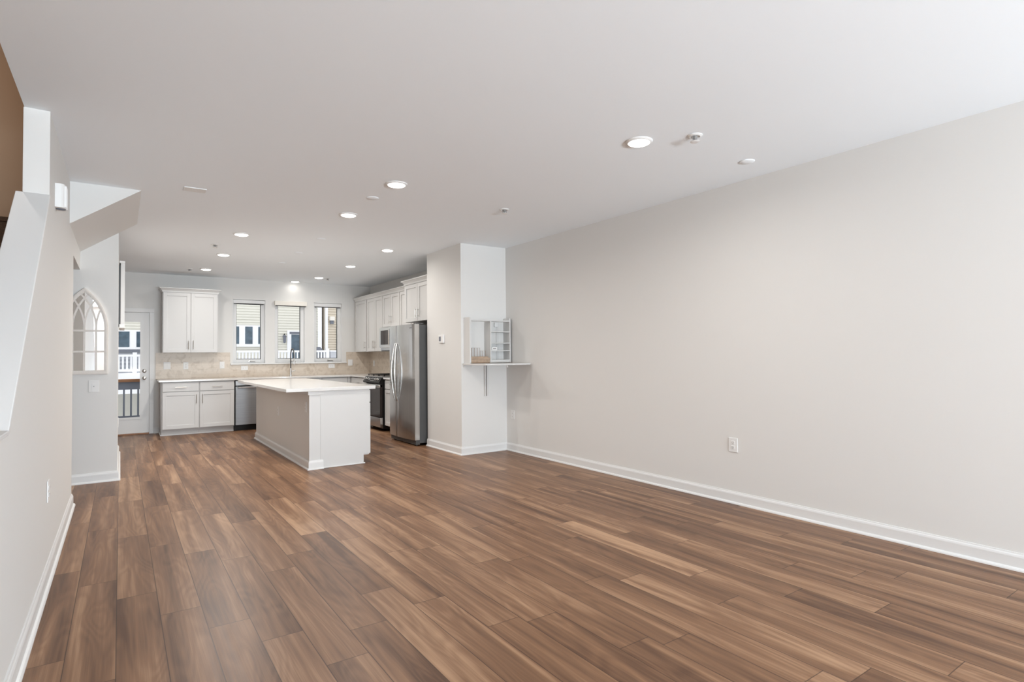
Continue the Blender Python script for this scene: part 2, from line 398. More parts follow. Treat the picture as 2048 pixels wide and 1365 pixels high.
baseboard('baseboard_pillar_side', (XP, 7.37), (XP, YP), (-1, 0), 'white baseboard under the thermostat', ext=(0, 1))
baseboard('baseboard_left', (XL, 6.31), (XL, 2.4), (1, 0), 'white baseboard along the stair-side wall')
baseboard('baseboard_partition', (-1.5, YQ), (XQ, YQ), (0, -1), 'white baseboard under the arched mirror', ext=(0, 1))
baseboard('baseboard_closet', (XQ, YQ), (XQ, 9.45), (1, 0), 'white baseboard along the narrow side of the partition', ext=(-1, 0))
baseboard('baseboard_back', (0.478, YB), (0.56, YB), (0, -1), 'short white baseboard between door and cabinets')

# ------------------------------------------------------------------ door to the deck
dr = thing('door_1', (-0.044, YB, 0), 'white back door with one tall glass pane', 'door'); dr['kind'] = 'structure'
bm = BM(); dx0, dx1, dy0, dy1 = -0.498, 0.408, YB + 0.01, YB + 0.055
gx0, gx1, gz0, gz1 = -0.375, 0.285, 0.285, 1.905
box(bm, dx0, gx0, dy0, dy1, 0.022, 2.056); box(bm, gx1, dx1, dy0, dy1, 0.022, 2.056); box(bm, gx0, gx1, dy0, dy1, 0.022, gz0); box(bm, gx0, gx1, dy0, dy1, gz1, 2.056)
leaf = obj('door_leaf', bm, 'trim', dr)
bm = BM()
for q in ((gx0 - .03, gx0 + .008, gz0 - .03, gz1 + .03), (gx1 - .008, gx1 + .022, gz0 - .03, gz1 + .03), (gx0 + .008, gx1 - .008, gz0 - .03, gz0 + .008), (gx0 + .008, gx1 - .008, gz1 - .008, gz1 + .03)):
    box(bm, q[0], q[1], dy0 - .008, dy0 + .002, q[2], q[3])
obj('glass_bead', bm, 'trim', leaf)
obj('glass_pane', box(BM(), gx0, gx1, dy0 + .018, dy0 + .024, gz0, gz1), 'glass', leaf)
bm = BM(); box(bm, 0.412, 0.477, YB - .018, YB - .0005, 0, 2.06); box(bm, -0.565, -0.50, YB - .018, YB - .0005, 0, 2.06); box(bm, -0.565, 0.477, YB - .018, YB - .0005, 2.06, 2.128)
obj('door_casing', bm, 'trim', dr, bevel=.003)
obj('threshold', box(BM(), -0.50, 0.412, YB - .03, 11.60, 0.001, 0.022), 'wood', dr)
kb = lathe(BM(), (0.338, dy0, 0.945), [(0.03, 0), (0.03, .006), (0.012, .01), (0.012, .03), (0.026, .038), (0.03, .05), (0.026, .062), (0.012, .068)], 20, (0, -1, 0))
obj('door_knob', kb, 'nickel', leaf, smooth=True)
obj('deadbolt', lathe(BM(), (0.338, dy0, 1.065), [(0.032, 0), (0.032, .008), (0.026, .014), (.006, .016), (.006, .03)], 20, (0, -1, 0)), 'nickel', leaf, smooth=True)

# ------------------------------------------------------------------ windows
def window(i, x0, x1, label):
    r = thing('window_%d' % i, ((x0 + x1) / 2, YB, WZ0), label, 'window'); r['kind'] = 'structure'
    ya, yb = 11.545, 11.60; fwid = 0.07; gx0, gx1, gz0, gz1 = x0 + fwid, x1 - fwid, 1.243, 2.285
    bm = BM(); box(bm, x0, gx0, ya, yb, WZ0, WZ1); box(bm, gx1, x1, ya, yb, WZ0, WZ1); box(bm, gx0, gx1, ya, yb, WZ0, gz0); box(bm, gx0, gx1, ya, yb, gz1, WZ1)
    fr = obj('window_frame', bm, 'trim', r, bevel=.003)
    bm = BM()
    for q in ((gx0, gx0 + .008, gz0, gz1), (gx1 - .008, gx1, gz0, gz1), (gx0 + .008, gx1 - .008, gz0, gz0 + .01), (gx0 + .008, gx1 - .008, gz1 - .014, gz1)): box(bm, q[0], q[1], ya + .02, yb - .004, q[2], q[3])
    obj('sash_gasket', bm, 'darkgrey', fr)
    obj('glass_pane', box(BM(), gx0, gx1, ya + .024, ya + .03, gz0, gz1), 'glass', fr)
    bm = BM(); t = .008; box(bm, x0, x0 + t, YB - .003, ya, WZ0, WZ1); box(bm, x1 - t, x1, YB - .003, ya, WZ0, WZ1); box(bm, x0, x1, YB - .003, ya, WZ1 - t, WZ1)
    obj('jamb_liner', bm, 'trim', r)
    xm = x0 + 0.34
    bm = tube(BM(), [(xm - .05, 11.53, WZ0 + .03), (xm + .03, 11.525, WZ0 + .028), (xm + .055, 11.52, WZ0 + .02)], [.007, .006, .008], 8); box(bm, xm - .06, xm - .035, 11.53, 11.546, WZ0 + .015, WZ0 + .045)
    obj('crank_handle', bm, 'nickel', r)
    return r
window(1, *WIN[0], 'narrow casement window facing the triple-window house')
window(2, *WIN[1], 'narrow casement window behind the kitchen faucet')
window(3, *WIN[2], 'narrow casement window beside the corner wall cabinets')
slabel(struct('trim_2', box(BM(), 1.655, 3.80, 11.43, 11.545, 1.148, 1.172), 'trim', bevel=.004), 'long white sill under the three kitchen windows')
def shade(x0, x1, y0, y1, z0, z1, label):
    r = thing('roller_shade', ((x0 + x1) / 2, y1, z0), label, 'window shade', 'roller shades above the kitchen windows')
    bm = box(BM(), x0, x1, y0, y1, z0, z1); obj('shade_cassette', bm, 'shadecloth' if y1 <= YB else 'trim', r, bevel=.006)
    obj('shade_roll', tube(BM(), [(x0 + .02, (y0 + y1) / 2, z0 - .004), (x1 - .02, (y0 + y1) / 2, z0 - .004)], .012, 10), 'darkgrey', r)
shade(2.412, 3.008, 11.405, YB - .003, 2.268, 2.352, 'cream roller shade box jutting out above the middle window')
shade(WIN[0][0] + .010, WIN[0][1] - .010, 11.485, 11.54, 2.285, 2.348, 'white roller shade box inside the window beside the wide wall cabinet')
shade(WIN[2][0] + .010, WIN[2][1] - .010, 11.485, 11.54, 2.28, 2.348, 'white roller shade box inside the window near the corner cabinets')

# ------------------------------------------------------------------ kitchen: back run
FB = Fr((0, YB, 0), (1, 0, 0), (0, -1, 0))     # a = x
FR = Fr((XR, 0, 0), (0, 1, 0), (-1, 0, 0))     # a = y
BD = 0.59                                        # carcass depth to face frame
def crown(bm, F, a0, a1, d, z0, end0=True, end1=True, h=0.075, out=0.05):
    """crown strip along the top of a wall cabinet"""
    pf = [(0, 0), (0.008, 0.0), (0.012, h * .35), (out * .75, h * .75), (out, h * .82), (out, h), (0, h)]
    def ring(a, e): return [F.p(a + e * p[0], d + p[0], z0 + p[1]) for p in pf]
    prism(bm, ring(a0, -1 if end0 else 0), ring(a1, 1 if end1 else 0))
    for a, s, on in ((a0, -1, end0), (a1, 1, end1)):
        if on:
            A = [F.p(a + s * p[0], d + p[0], z0 + p[1]) for p in pf]; B_ = [F.p(a + s * p[0], 0.01, z0 + p[1]) for p in pf]
            prism(bm, A, B_)
def base_cab(F, a0, a1, label, doors=1, drawer=True, hinge='l', toe=0.085, D=BD, split=0.715, pulls=True, end0=False, end1=False, group='white base cabinets'):
    mid = F.p((a0 + a1) / 2, D / 2, 0)
    r = thing('base_cabinet', mid, label, 'cabinet', group)
    bm = BM(); fbox(bm, F, a0, a1, 0.004, D, 0.1, 0.884); fbox(bm, F, a0 + (0 if end0 else .0), a1, 0.004, D - 0.075, 0.001, 0.1)
    obj('cabinet_body', bm, 'cabin', r)
    g = 0.009
    if drawer:
        dwr = obj('drawer', slab(F, a0 + g, a1 - g, split + 0.012, 0.872, D + .001), 'cab', r, bevel=.002)
        if pulls: obj('bar_pull', pull(F, (a0 + a1) / 2, 0.795, 0.16, D + .021, False), 'nickel', dwr)
        top = split
    else: top = 0.872
    wd = (a1 - a0 - 2 * g - (doors - 1) * 0.004) / doors
    for k in range(doors):
        x = a0 + g + k * (wd + .004)
        d_ = obj('cabinet_door', shaker(F, x, x + wd, 0.112, top, D + .001), 'cab', r, bevel=.0015)
        side = (k == 0) if doors == 2 else hinge == 'l'
        if pulls: obj('bar_pull', pull(F, x + wd - .035 if side else x + .035, top - .12, 0.15, D + .021), 'nickel', d_)
    return r
c1 = base_cab(FB, 0.562, 1.10, 'white base cabinet at the end of the counter by the glazed door')
obj('end_shoe', box(BM(), 0.546, 0.5615, 10.89 + .07, YB - .005, 0.001, 0.018), 'trim', c1)
obj('toe_board', box(BM(), 0.562, 1.10, 10.955, 10.9645, 0.001, 0.018), 'trim', c1)
c2 = base_cab(FB, 1.102, 1.637, 'white base cabinet between the end cabinet and the dishwasher', hinge='r')
obj('toe_board', box(BM(), 1.102, 1.637, 10.955, 10.9645, 0.001, 0.018), 'trim', c2)
dw = thing('dishwasher', (1.95, 11.18, 0), 'stainless dishwasher with black toe panel partly hidden by the island', 'dishwasher')
obj('dishwasher_body', box(BM(), 1.645, 2.255, 10.90, YB - .004, 0.09, 0.88), 'black', dw)
obj('dishwasher_door', box(BM(), 1.655, 2.25, 10.862, 10.90, 0.105, 0.77), 'steel_dw', dw, bevel=.003)
obj('control_panel', box(BM(), 1.655, 2.25, 10.868, 10.90, 0.79, 0.868), 'steel', dw, bevel=.002)
obj('bar_handle', tube(BM(), [(1.69, 10.865, .755), (1.69, 10.825, .755), (2.21, 10.825, .755), (2.21, 10.865, .755)], .012, 10), 'steel_l', dw)
obj('toe_panel', box(BM(), 1.645, 2.255, 10.93, 10.98, 0.001, 0.09), 'black', dw)
base_cab(FB, 2.26, 3.13, 'white sink base cabinet with plain front beneath the faucet', doors=2, pulls=False)
base_cab(FB, 3.133, 3.625, 'white base cabinet with one drawer pull left of the inner corner'.replace('left of', 'next to'), hinge='r')
bm = BM(); box(bm, 3.627, 4.31, 10.905, YB - .004, 0.001, 0.884); box(bm, 3.627, 3.69, 10.88, 10.905, .1, .884)
tag(obj('corner_cabinet', bm, 'cabin'), 'blank corner base cabinet where the two counters meet', 'cabinet', 'white base cabinets')
# right run
base_cab(FR, 9.965, 10.86, 'white base cabinet with a drawer between the range and the corner', doors=2, D=0.605)
base_cab(FR, 8.335, 9.155, 'white base cabinet squeezed between refrigerator and range', doors=2, D=0.605)
# counters
bm = BM()
L_ = [(0.515, 10.828), (3.662, 10.828), (3.662, 9.962), (4.308, 9.962), (4.308, 11.474), (0.515, 11.474)]
prism(bm, [(x, y, 0.886) for x, y in L_], [(x, y, 0.916) for x, y in L_])
tag(obj('countertop', bm, 'quartz', bevel=.006), 'pale L-shaped quartz countertop under the three windows', 'countertop')
tag(obj('countertop', box(BM(), 3.662, 4.308, 8.335, 9.158, 0.886, 0.916), 'quartz', bevel=.006), 'short quartz countertop between refrigerator and range', 'countertop')
# backsplash
bm = BM(); ys = (YB - .0125, YB - .0005)
box(bm, 0.50, 4.313, *ys, .9165, 1.1475)
for a, b_ in ((0.50, 1.654), (3.801, 4.313)): box(bm, a, b_, *ys, 1.1475, 1.372)
tag(obj('backsplash', bm, 'tile'), 'mottled beige stone tile backsplash along the window wall', 'backsplash')
tag(obj('backsplash', box(BM(), XR - .0125, XR - .0005, 8.32, YB - .013, .9165, 1.372), 'tile'), 'beige tile backsplash on the wall behind the range', 'backsplash')

# wall cabinets
def wall_cab(F, a0, a1, D, z0, z1, label, doors=2, cr=(True, True), hand=None, name='wall_cabinet', d_edges=None, ph=0.15):
    r = thing(name, F.p((a0 + a1) / 2, D / 2, z0), label, 'cabinet', 'white wall cabinets')
    obj('cabinet_body', fbox(BM(), F, a0, a1, 0.004, D, z0, z1), 'cabin', r)
    g = 0.007
    ed = d_edges or [(a0 + g + k * (a1 - a0 - 2 * g) / doors, a0 + g + (k + 1) * (a1 - a0 - 2 * g) / doors - .006) for k in range(doors)]
    for k, (p, q) in enumerate(ed):
        d_ = obj('cabinet_door', shaker(F, p, q, z0 + .004, z1 - .01, D + .001), 'cab', r, bevel=.0015)
        s = hand[k] if hand else (1 if k == 0 else -1)
        obj('bar_pull', pull(F, q - .033 if s > 0 else p + .033, z0 + .13, ph, D + .021), 'nickel', d_)
    bm = BM(); crown(bm, F, a0, a1, D + .01, z1 - .004, *cr)
    obj('crown_moulding', bm, 'cab', r)
    return r
wall_cab(FB, 0.582, 1.415, 0.325, 1.37, 2.40, 'wide two-door white wall cabinet beside the glazed door')
UD = 0.325
wall_cab(FR, 10.735, 11.44, UD, 1.37, 2.395, 'single-door white wall cabinet in the kitchen corner', d_edges=[(10.80, 11.40)], hand=[-1], cr=(False, False))
wall_cab(FR, 9.945, 10.733, UD, 1.37, 2.395, 'two-door white wall cabinet between corner cabinet and microwave', cr=(False, False))
wall_cab(FR, 9.165, 9.943, UD, 1.805, 2.395, 'short two-door white cabinet above the microwave', cr=(False, False))
wall_cab(FR, 8.385, 9.163, UD, 1.37, 2.395, 'tall white wall cabinet between the microwave and refrigerator cabinet', cr=(False, False))
wall_cab(FR, 7.415, 8.375, 0.585, 1.805, 2.395, 'deep two-door white cabinet above the refrigerator', cr=(False, True))
# microwave
mw = thing('microwave', (4.1, 9.555, 1.38), 'stainless over-the-range microwave under the short cabinet', 'microwave')
obj('microwave_body', box(BM(), 3.935, 4.30, 9.172, 9.936, 1.385, 1.80), 'steel', mw)
d_ = obj('microwave_door', box(BM(), 3.905, 3.935, 9.40, 9.932, 1.43, 1.795), 'steel_l', mw, bevel=.004)
obj('door_window', box(BM(), 3.902, 3.908, 9.47, 9.86, 1.485, 1.74), 'blackglass', d_)
obj('bar_handle', tube(BM(), [(3.905, 9.43, 1.47), (3.875, 9.43, 1.48), (3.875, 9.43, 1.74), (3.905, 9.43, 1.75)], .009, 8), 'steel_l', d_)
obj('control_panel', box(BM(), 3.905, 3.935, 9.176, 9.397, 1.43, 1.795), 'blackglass', mw, bevel=.003)
obj('bottom_vent', box(BM(), 3.94, 4.28, 9.19, 9.92, 1.366, 1.385), 'darkgrey', mw)

# range
rg = thing('range', (3.95, 9.56, 0), 'black and stainless gas range beside the refrigerator', 'range')
ra, rb = 9.172, 9.948
obj('range_body', box(BM(), 3.665, 4.295, ra, rb, 0.05, 0.905), 'black', rg)
bm = box(BM(), 3.655, 4.30, ra - .006, rb + .006, 0.9175, 0.934); obj('cooktop', bm, 'steel_l', rg, bevel=.003)
pf = [(3.665, 0.917), (3.650, 0.917), (3.598, 0.835), (3.606, 0.815), (3.665, 0.80)]
obj('control_panel', prism(BM(), [(x, ra, z) for x, z in pf], [(x, rb, z) for x, z in pf]), 'black', rg)
bm = BM()
for yy in (9.20, 9.92):
    pass
obj('oven_door', box(BM(), 3.615, 3.664, ra + .004, rb - .004, 0.245, 0.795), 'blackglass', rg, bevel=.004)
obj('door_trim', box(BM(), 3.605, 3.66, ra + .004, rb - .004, 0.748, 0.797), 'steel_l', rg, bevel=.006)
bm = tube(BM(), [(3.61, ra + .05, .775), (3.57, ra + .05, .775), (3.555, (ra + rb) / 2, .775), (3.57, rb - .05, .775), (3.61, rb - .05, .775)], .013, 10)
obj('oven_handle', bm, 'steel_l', rg, smooth=True)
obj('storage_drawer', box(BM(), 3.615, 3.664, ra + .004, rb - .004, 0.075, 0.235), 'steel', rg, bevel=.004)
for y in (ra + .09, ra + .18, rb - .27, rb - .18, rb - .09):
    c = Vector((3.622, y, .882)); nrm = Vector((-.844, 0, .536))
    obj('knob', lathe(BM(), c, [(.022, -.004), (.022, .006), (.017, .010), (.016, .03), (.012, .033)], 16, nrm), 'steel_l', rg, smooth=True)
bm = BM(); c = Vector((3.6205, (ra + rb) / 2 - .02, .874)); e1 = Vector((0, 1, 0)); e2 = Vector((.536, 0, .844))
tube(bm, [c + e1 * .115 * math.cos(t * math.pi / 16) + e2 * .026 * math.sin(t * math.pi / 16) for t in range(32)], .005, 6, closed=True)
obj('display_bezel', bm, 'steel_l', rg, smooth=True)
for y0_, y1_ in ((ra + .02, ra + .26), (ra + .27, rb - .27), (rb - .26, rb - .02)):
    bm = BM(); z = .962
    for x in (3.70, 3.84, 3.98, 4.12, 4.26): box(bm, x - .006, x + .006, y0_, y1_, z - .012, z)
    for y in (y0_, (y0_ + y1_) / 2 - .006, y1_ - .012): box(bm, 3.694, 4.266, y, y + .012, z - .012, z)
    for x in (3.70, 4.26):
        for y in (y0_ + .006, y1_ - .006): box(bm, x - .006, x + .006, y - .006, y + .006, .934, z - .01)
    obj('burner_grate', bm, 'black', rg)

# refrigerator
fr = thing('refrigerator', (3.9, 7.86, 0), 'side-by-side stainless refrigerator with curved twin handles', 'refrigerator')
fa, fb, fm = 7.405, 8.312, 7.955
obj('refrigerator_body', box(BM(), 3.512, 4.28, fa + .004, fb - .004, 0.035, 1.725), 'darkgrey', fr, bevel=.004)
def fdoor(y0, y1, yn0, yn1):
    """door outline bowed across both leaves"""
    mid, hw = (fa + fb) / 2, (fb - fa) / 2
    X = lambda y: 3.428 - 0.034 * (1 - ((y - mid) / hw) ** 2)
    pts = [(3.505, y0), (3.505, y1)]
    n = 14; e = .006
    for k in range(n + 1):
        y = y1 - (y1 - y0) * k / n
        x = X(y)
        if k in (0, n): x += e
        pts.append((x, y))
    return pts, X
for (p0, p1) in ((fm + .003, fb), (fa, fm - .003)):
    pts, X = fdoor(p0, p1, 0, 0); fz = p0 > fm
    d_ = obj('freezer_door' if fz else 'refrigerator_door', prism(BM(), [(x, y, 0.085) for x, y in pts], [(x, y, 1.735) for x, y in pts]), 'steel', fr, smooth=True)
    hy = fm + .035 if fz else fm - .035
    hp = []
    for k in range(21):
        t = k / 20; b_ = math.sin(math.pi * t)
        hp.append((X(hy) - .004 - .055 * b_ ** .7, hy + (.022 if fz else -.026) * b_, .61 + .86 * t))
    obj('bow_handle', tube(BM(), hp, [.010 + .006 * math.sin(math.pi * k / 20) for k in range(21)], 12), 'steel_l', d_, smooth=True)
    if fz:
        xf = X(8.13)
        dsp = obj('dispenser', box(BM(), xf - .004, xf + .03, 8.045, 8.215, .862, 1.215), 'darkgrey', d_, bevel=.004)
        obj('dispenser_recess', box(BM(), xf - .0065, xf - .0035, 8.065, 8.195, .90, 1.10), 'black', dsp)
        obj('drip_tray', box(BM(), xf - .018, xf + .01, 8.04, 8.22, .842, .862), 'steel_l', dsp, bevel=.003)
    else:
        obj('nameplate', box(BM(), X(7.50) - .004, X(7.50) + .01, 7.48, 7.55, 1.675, 1.685), 'darkgrey', d_)
obj('kick_grille', box(BM(), 3.45, 3.512, fa + .01, fb - .01, 0.018, 0.08), 'darkgrey', fr)
obj('hinge_cap', box(BM(), 3.46, 3.58, fa + .01, fa + .09, 1.736, 1.75), 'darkgrey', fr, bevel=.003)
for y in (fa + .07, fb - .07): obj('foot', lathe(BM(), (3.49, y, 0.001), [(.018, 0), (.018, .012), (.01, .014), (.01, .04)], 14), 'black', fr)
for y in (fa + .07, fb - .07): obj('foot', lathe(BM(), (4.2, y, 0.001), [(.018, 0), (.018, .012), (.01, .014), (.01, .04)], 14), 'black', fr)

# faucet
fc = thing('faucet', (2.667, 11.27, .916), 'tall chrome gooseneck pull-down faucet under the middle window', 'faucet')
obj('faucet_base', lathe(BM(), (2.667, 11.27, .9162), [(.028, 0), (.028, .01), (.02, .018), (.018, .14), (.014, .15)], 18), 'chrome', fc, smooth=True)
pts = [(2.667, 11.27, 1.06), (2.667, 11.27, 1.30)]
for k in range(1, 13):
    a = math.pi * k / 12; pts.append((2.667, 11.27 - .125 * (1 - math.cos(a)), 1.30 + .135 * math.sin(a)))
pts.append((2.667, 11.02, 1.25))
obj('gooseneck', tube(BM(), pts, .011, 12), 'darkgrey', fc, smooth=True)
obj('spray_head', lathe(BM(), (2.667, 11.02, 1.25), [(.013, 0), (.016, -.02), (.019, -.09), (.017, -.11), (.01, -.112)], 16), 'steel_l', fc, smooth=True)
obj('lever', tube(BM(), [(2.682, 11.27, 1.005), (2.715, 11.27, 1.01), (2.755, 11.27, 1.03)], [.012, .009, .006], 10), 'chrome', fc, smooth=True)

# ------------------------------------------------------------------ island
isl = thing('kitchen_island', (2.1, 8.15, 0), 'white kitchen island with overhanging quartz top', 'kitchen island')
IY0, IY1 = 6.63, 9.70
obj('knee_wall', box(BM(), 1.775, 1.905, IY0 + .014, IY1, 0.0, 0.886), 'wall', isl)
bm = BM(); box(bm, 1.771, 1.925, IY0 - .002, IY0 + .014, 0.0, 0.886); box(bm, 1.768, 1.788, IY0 - .006, IY0 + .0, .1, .85); box(bm, 1.893, 1.925, IY0 - .006, IY0, .1, .85)
box(bm, 1.755, 1.93, IY0 - .014, IY0 + .02, .846, .886)
obj('end_post', bm, 'cab', isl, bevel=.0015)
obj('island_body', box(BM(), 1.905, 2.475, IY0 + .014, IY1, 0.1, 0.886), 'cabin', isl)
bm = BM(); pe = [(1.925, 0.001), (2.405, 0.001), (2.405, .115), (2.478, .115), (2.478, .886), (1.925, .886)]
prism(bm, [(x, IY0 + .001, z) for x, z in pe], [(x, IY0 + .0135, z) for x, z in pe])
obj('end_panel', bm, 'cab', isl)
obj('toe_board', box(BM(), 1.905, 2.405, IY0 + .014, IY1, 0.001, 0.1), 'trim', isl)
obj('end_shoe', box(BM(), 1.925, 2.42, IY0 - .012, IY0 + .0005, 0.001, 0.016), 'trim', isl, bevel=.004)
obj('under_top_rail', box(BM(), 1.758, 1.775, IY0 + .02, IY1 - .02, .845, .886), 'cab', isl, bevel=.003)
def isl_base(a, b, nrm, ext):
    a, b, nrm = Vector((*a, 0)), Vector((*b, 0)), Vector((*nrm, 0)); t = (b - a).normalized()
    f = lambda c, e: [c + nrm * d + Vector((0, 0, z)) + t * e * d for d, z in BP]
    return prism(BM(), f(a, ext[0]), f(b, ext[1]))
ib = isl_base((1.774, IY1), (1.774, IY0 - .002), (-1, 0), (-1, 1))
prism(ib, *[[Vector((x_, 0, 0)) + Vector((e * d, IY0 - .002 - d, z)) for d, z in BP] for x_, e in ((1.774, -1), (1.926, 0))])
obj('island_baseboard', ib, 'trim', isl)
FI = Fr((2.475, 0, 0), (0, 1, 0), (1, 0, 0))
for k in range(4):
    a0 = IY0 + .018 + k * 0.762; a1 = a0 + .757
    dwr = obj('drawer', slab(FI, a0, a1, .73, .872, .001), 'cab', isl, bevel=.002)
    obj('bar_pull', pull(FI, (a0 + a1) / 2, .80, .16, .021, False), 'nickel', dwr)
    for j in range(2):
        p = a0 + j * .38; d_ = obj('cabinet_door', shaker(FI, p, p + .376, .115, .718, .001), 'cab', isl, bevel=.0015)
        obj('bar_pull', pull(FI, p + (.34 if j == 0 else .036), .60, .15, .021), 'nickel', d_)
obj('island_top', box(BM(), 1.512, 2.545, 6.60, 9.735, .8865, .926), 'quartz', isl, bevel=.005)

# ------------------------------------------------------------------ outlets and switches
def plate(F, a, z, w_, h_, kind, label, name='wall_outlet', cat='outlet'):
    r = thing(name, F.p(a, 0, z - h_ / 2), label, cat, 'white cover plates')
    p = obj('cover_plate', fbox(BM(), F, a - w_ / 2, a + w_ / 2, 0.0005, .007, z - h_ / 2, z + h_ / 2), 'plate', r, bevel=.0025)
    if kind == 'duplex':
        for s in (-1, 1):
            rc = obj('receptacle', fbox(BM(), F, a - .017, a + .017, .007, .010, z + s * .0195 - .0145, z + s * .0195 + .0145), 'plate', p, bevel=.002)
            bm = BM(); zz = z + s * .0195
            fbox(bm, F, a - .0085, a - .0055, .0098, .0106, zz - .004, zz + .007); fbox(bm, F, a + .0055, a + .0085, .0098, .0106, zz - .004, zz + .007); fbox(bm, F, a - .0025, a + .0025, .0098, .0106, zz - .011, zz - .006)
            obj('slot', bm, 'slot', rc)
    elif kind == 'duplex_h':
        for s in (-1, 1):
            rc = obj('receptacle', fbox(BM(), F, a + s * .0195 - .0145, a + s * .0195 + .0145, .007, .010, z - .017, z + .017), 'plate', p, bevel=.002)
            bm = BM(); aa = a + s * .0195
            fbox(bm, F, aa - .004, aa + .007, .0098, .0106, z - .0085, z - .0055); fbox(bm, F, aa - .004, aa + .007, .0098, .0106, z + .0055, z + .0085)
            obj('slot', bm, 'slot', rc)
    else:
        for s in ((0,) if kind == 'rocker' else (-1, 1)):
            if kind == 'toggle2' or kind == 'rocker2':
                aa = a + s * .024
            else: aa = a
            bm = BM()
            P = [F.p(aa + da, d, z + dz) for da, d, dz in ((-.016, .007, -.033), (.016, .007, -.033), (.016, .007, .033), (-.016, .007, .033), (-.016, .013, -.033), (.016, .013, -.033), (.016, .009, .033), (-.016, .009, .033))]
            vs = [bm.verts.new(q) for q in P]
            for f in ((0, 3, 2, 1), (4, 5, 6, 7), (0, 1, 5, 4), (1, 2, 6, 5), (2, 3, 7, 6), (3, 0, 4, 7)): bm.faces.new([vs[i] for i in f])
            obj('rocker', bm, 'plate', p)
            if kind == 'rocker': obj('indicator', fbox(BM(), F, aa - .004, aa + .004, .011, .0135, z - .006, z + .002), 'slot', p)
    return r
FBt = Fr((0, YB - .0125, 0), (1, 0, 0), (0, -1, 0)); FRt = Fr((XR - .0125, 0, 0), (0, 1, 0), (-1, 0, 0))
plate(FBt, .667, 1.148, .105, .122, 'rocker2', 'double light switch on the backsplash beside the glazed door', 'light_switch', 'switch')
plate(FBt, .949, 1.142, .078, .122, 'duplex', 'upright outlet on the backsplash under the wide wall cabinet')
plate(FBt, 1.521, 1.145, .078, .125, 'rocker', 'single light switch on the backsplash beside the first window', 'light_switch', 'switch')
plate(FBt, 1.895, 1.083, .118, .08, 'duplex_h', 'sideways outlet below the window that faces the triple-window house')
plate(FBt, 3.50, 1.09, .125, .082, 'duplex_h', 'sideways outlet below the window near the corner cabinets')
plate(FBt, 3.883, 1.153, .095, .125, 'rocker2', 'double light switch on the backsplash near the kitchen corner', 'light_switch', 'switch')
plate(FRt, 11.235, 1.13, .075, .118, 'rocker', 'light switch on the range-side backsplash close to the corner', 'light_switch', 'switch')
plate(FR, 2.937, .496, .086, .122, 'duplex', 'outlet low on the middle of the long greige wall')
plate(FR, 6.24, .484, .08, .118, 'duplex', 'outlet on the long wall just past the folding desk')
FL = Fr((XL, 0, 0), (0, 1, 0), (1, 0, 0)); plate(FL, 4.285, .515, .08, .125, 'duplex', 'outlet low on the stair-side wall')
FQ = Fr((0, YQ, 0), (1, 0, 0), (0, -1, 0)); plate(FQ, -.223, .998, .09, .125, 'rocker', 'light switch on the partition just below the arched mirror', 'light_switch', 'switch')
FQs = Fr((XQ, 0, 0), (0, 1, 0), (1, 0, 0)); plate(FQs, 8.80, .47, .075, .118, 'duplex', 'outlet on the narrow partition side facing the kitchen')
FK = Fr((1.775, 0, 0), (0, 1, 0), (-1, 0, 0))
plate(FK, 8.17, .548, .075, .118, 'duplex', 'lower outlet midway along the island side')
plate(FK, 6.785, .70, .075, .118, 'duplex', 'higher outlet near the front corner of the island')
# thermostat
FP = Fr((XP, 0, 0), (0, 1, 0), (-1, 0, 0))
th = thing('thermostat', FP.p(6.912, 0, 1.45), 'small white thermostat with grey screen on the boxed wall', 'thermostat')
b0 = obj('thermostat_case', fbox(BM(), FP, 6.842, 6.982, .0005, .026, 1.452, 1.564), 'plate', th, bevel=.006)
obj('display', fbox(BM(), FP, 6.905, 6.96, .0255, .0272, 1.475, 1.54), 'outgrey', b0)
# door chime on the stair wall
FLx = FL
ch = thing('door_chime', FL.p(4.60, 0, 2.24), 'white ribbed chime box with round grey grille on the stair column', 'door chime')
bm = BM(); hw = .062
for k in range(1):
    pts = []
    for t in range(13):
        a = math.pi * t / 12; pts.append((4.615 - hw * math.cos(a), .012 + .042 * math.sin(a) ** .55))
    outl = [(4.615 - hw, .0005)] + pts + [(4.615 + hw, .0005)]
    prism(bm, [FL.p(a, d, 2.245) for a, d in outl], [FL.p(a, d, 2.395) for a, d in outl])
cs = obj('chime_case', bm, 'plate', ch)
for k in range(5):
    a = 4.575 + k * .02; obj('rib', fbox(BM(), FL, a - .0035, a + .0035, .045, .0585, 2.252, 2.385), 'plate', cs, bevel=.001)
bm = BM(); c0 = FL.p(4.615, .027, 2.2448)
lathe(bm, c0, [(.010, -.0), (.010, -.004), (.003, -.005)], 20)
for r_ in (.017, .024): tube(bm, [c0 + Vector((r_ * math.cos(t * math.pi / 14), r_ * math.sin(t * math.pi / 14), -.001)) for t in range(28)], .002, 6, closed=True)
obj('speaker_grille', bm, 'outgrey', cs)

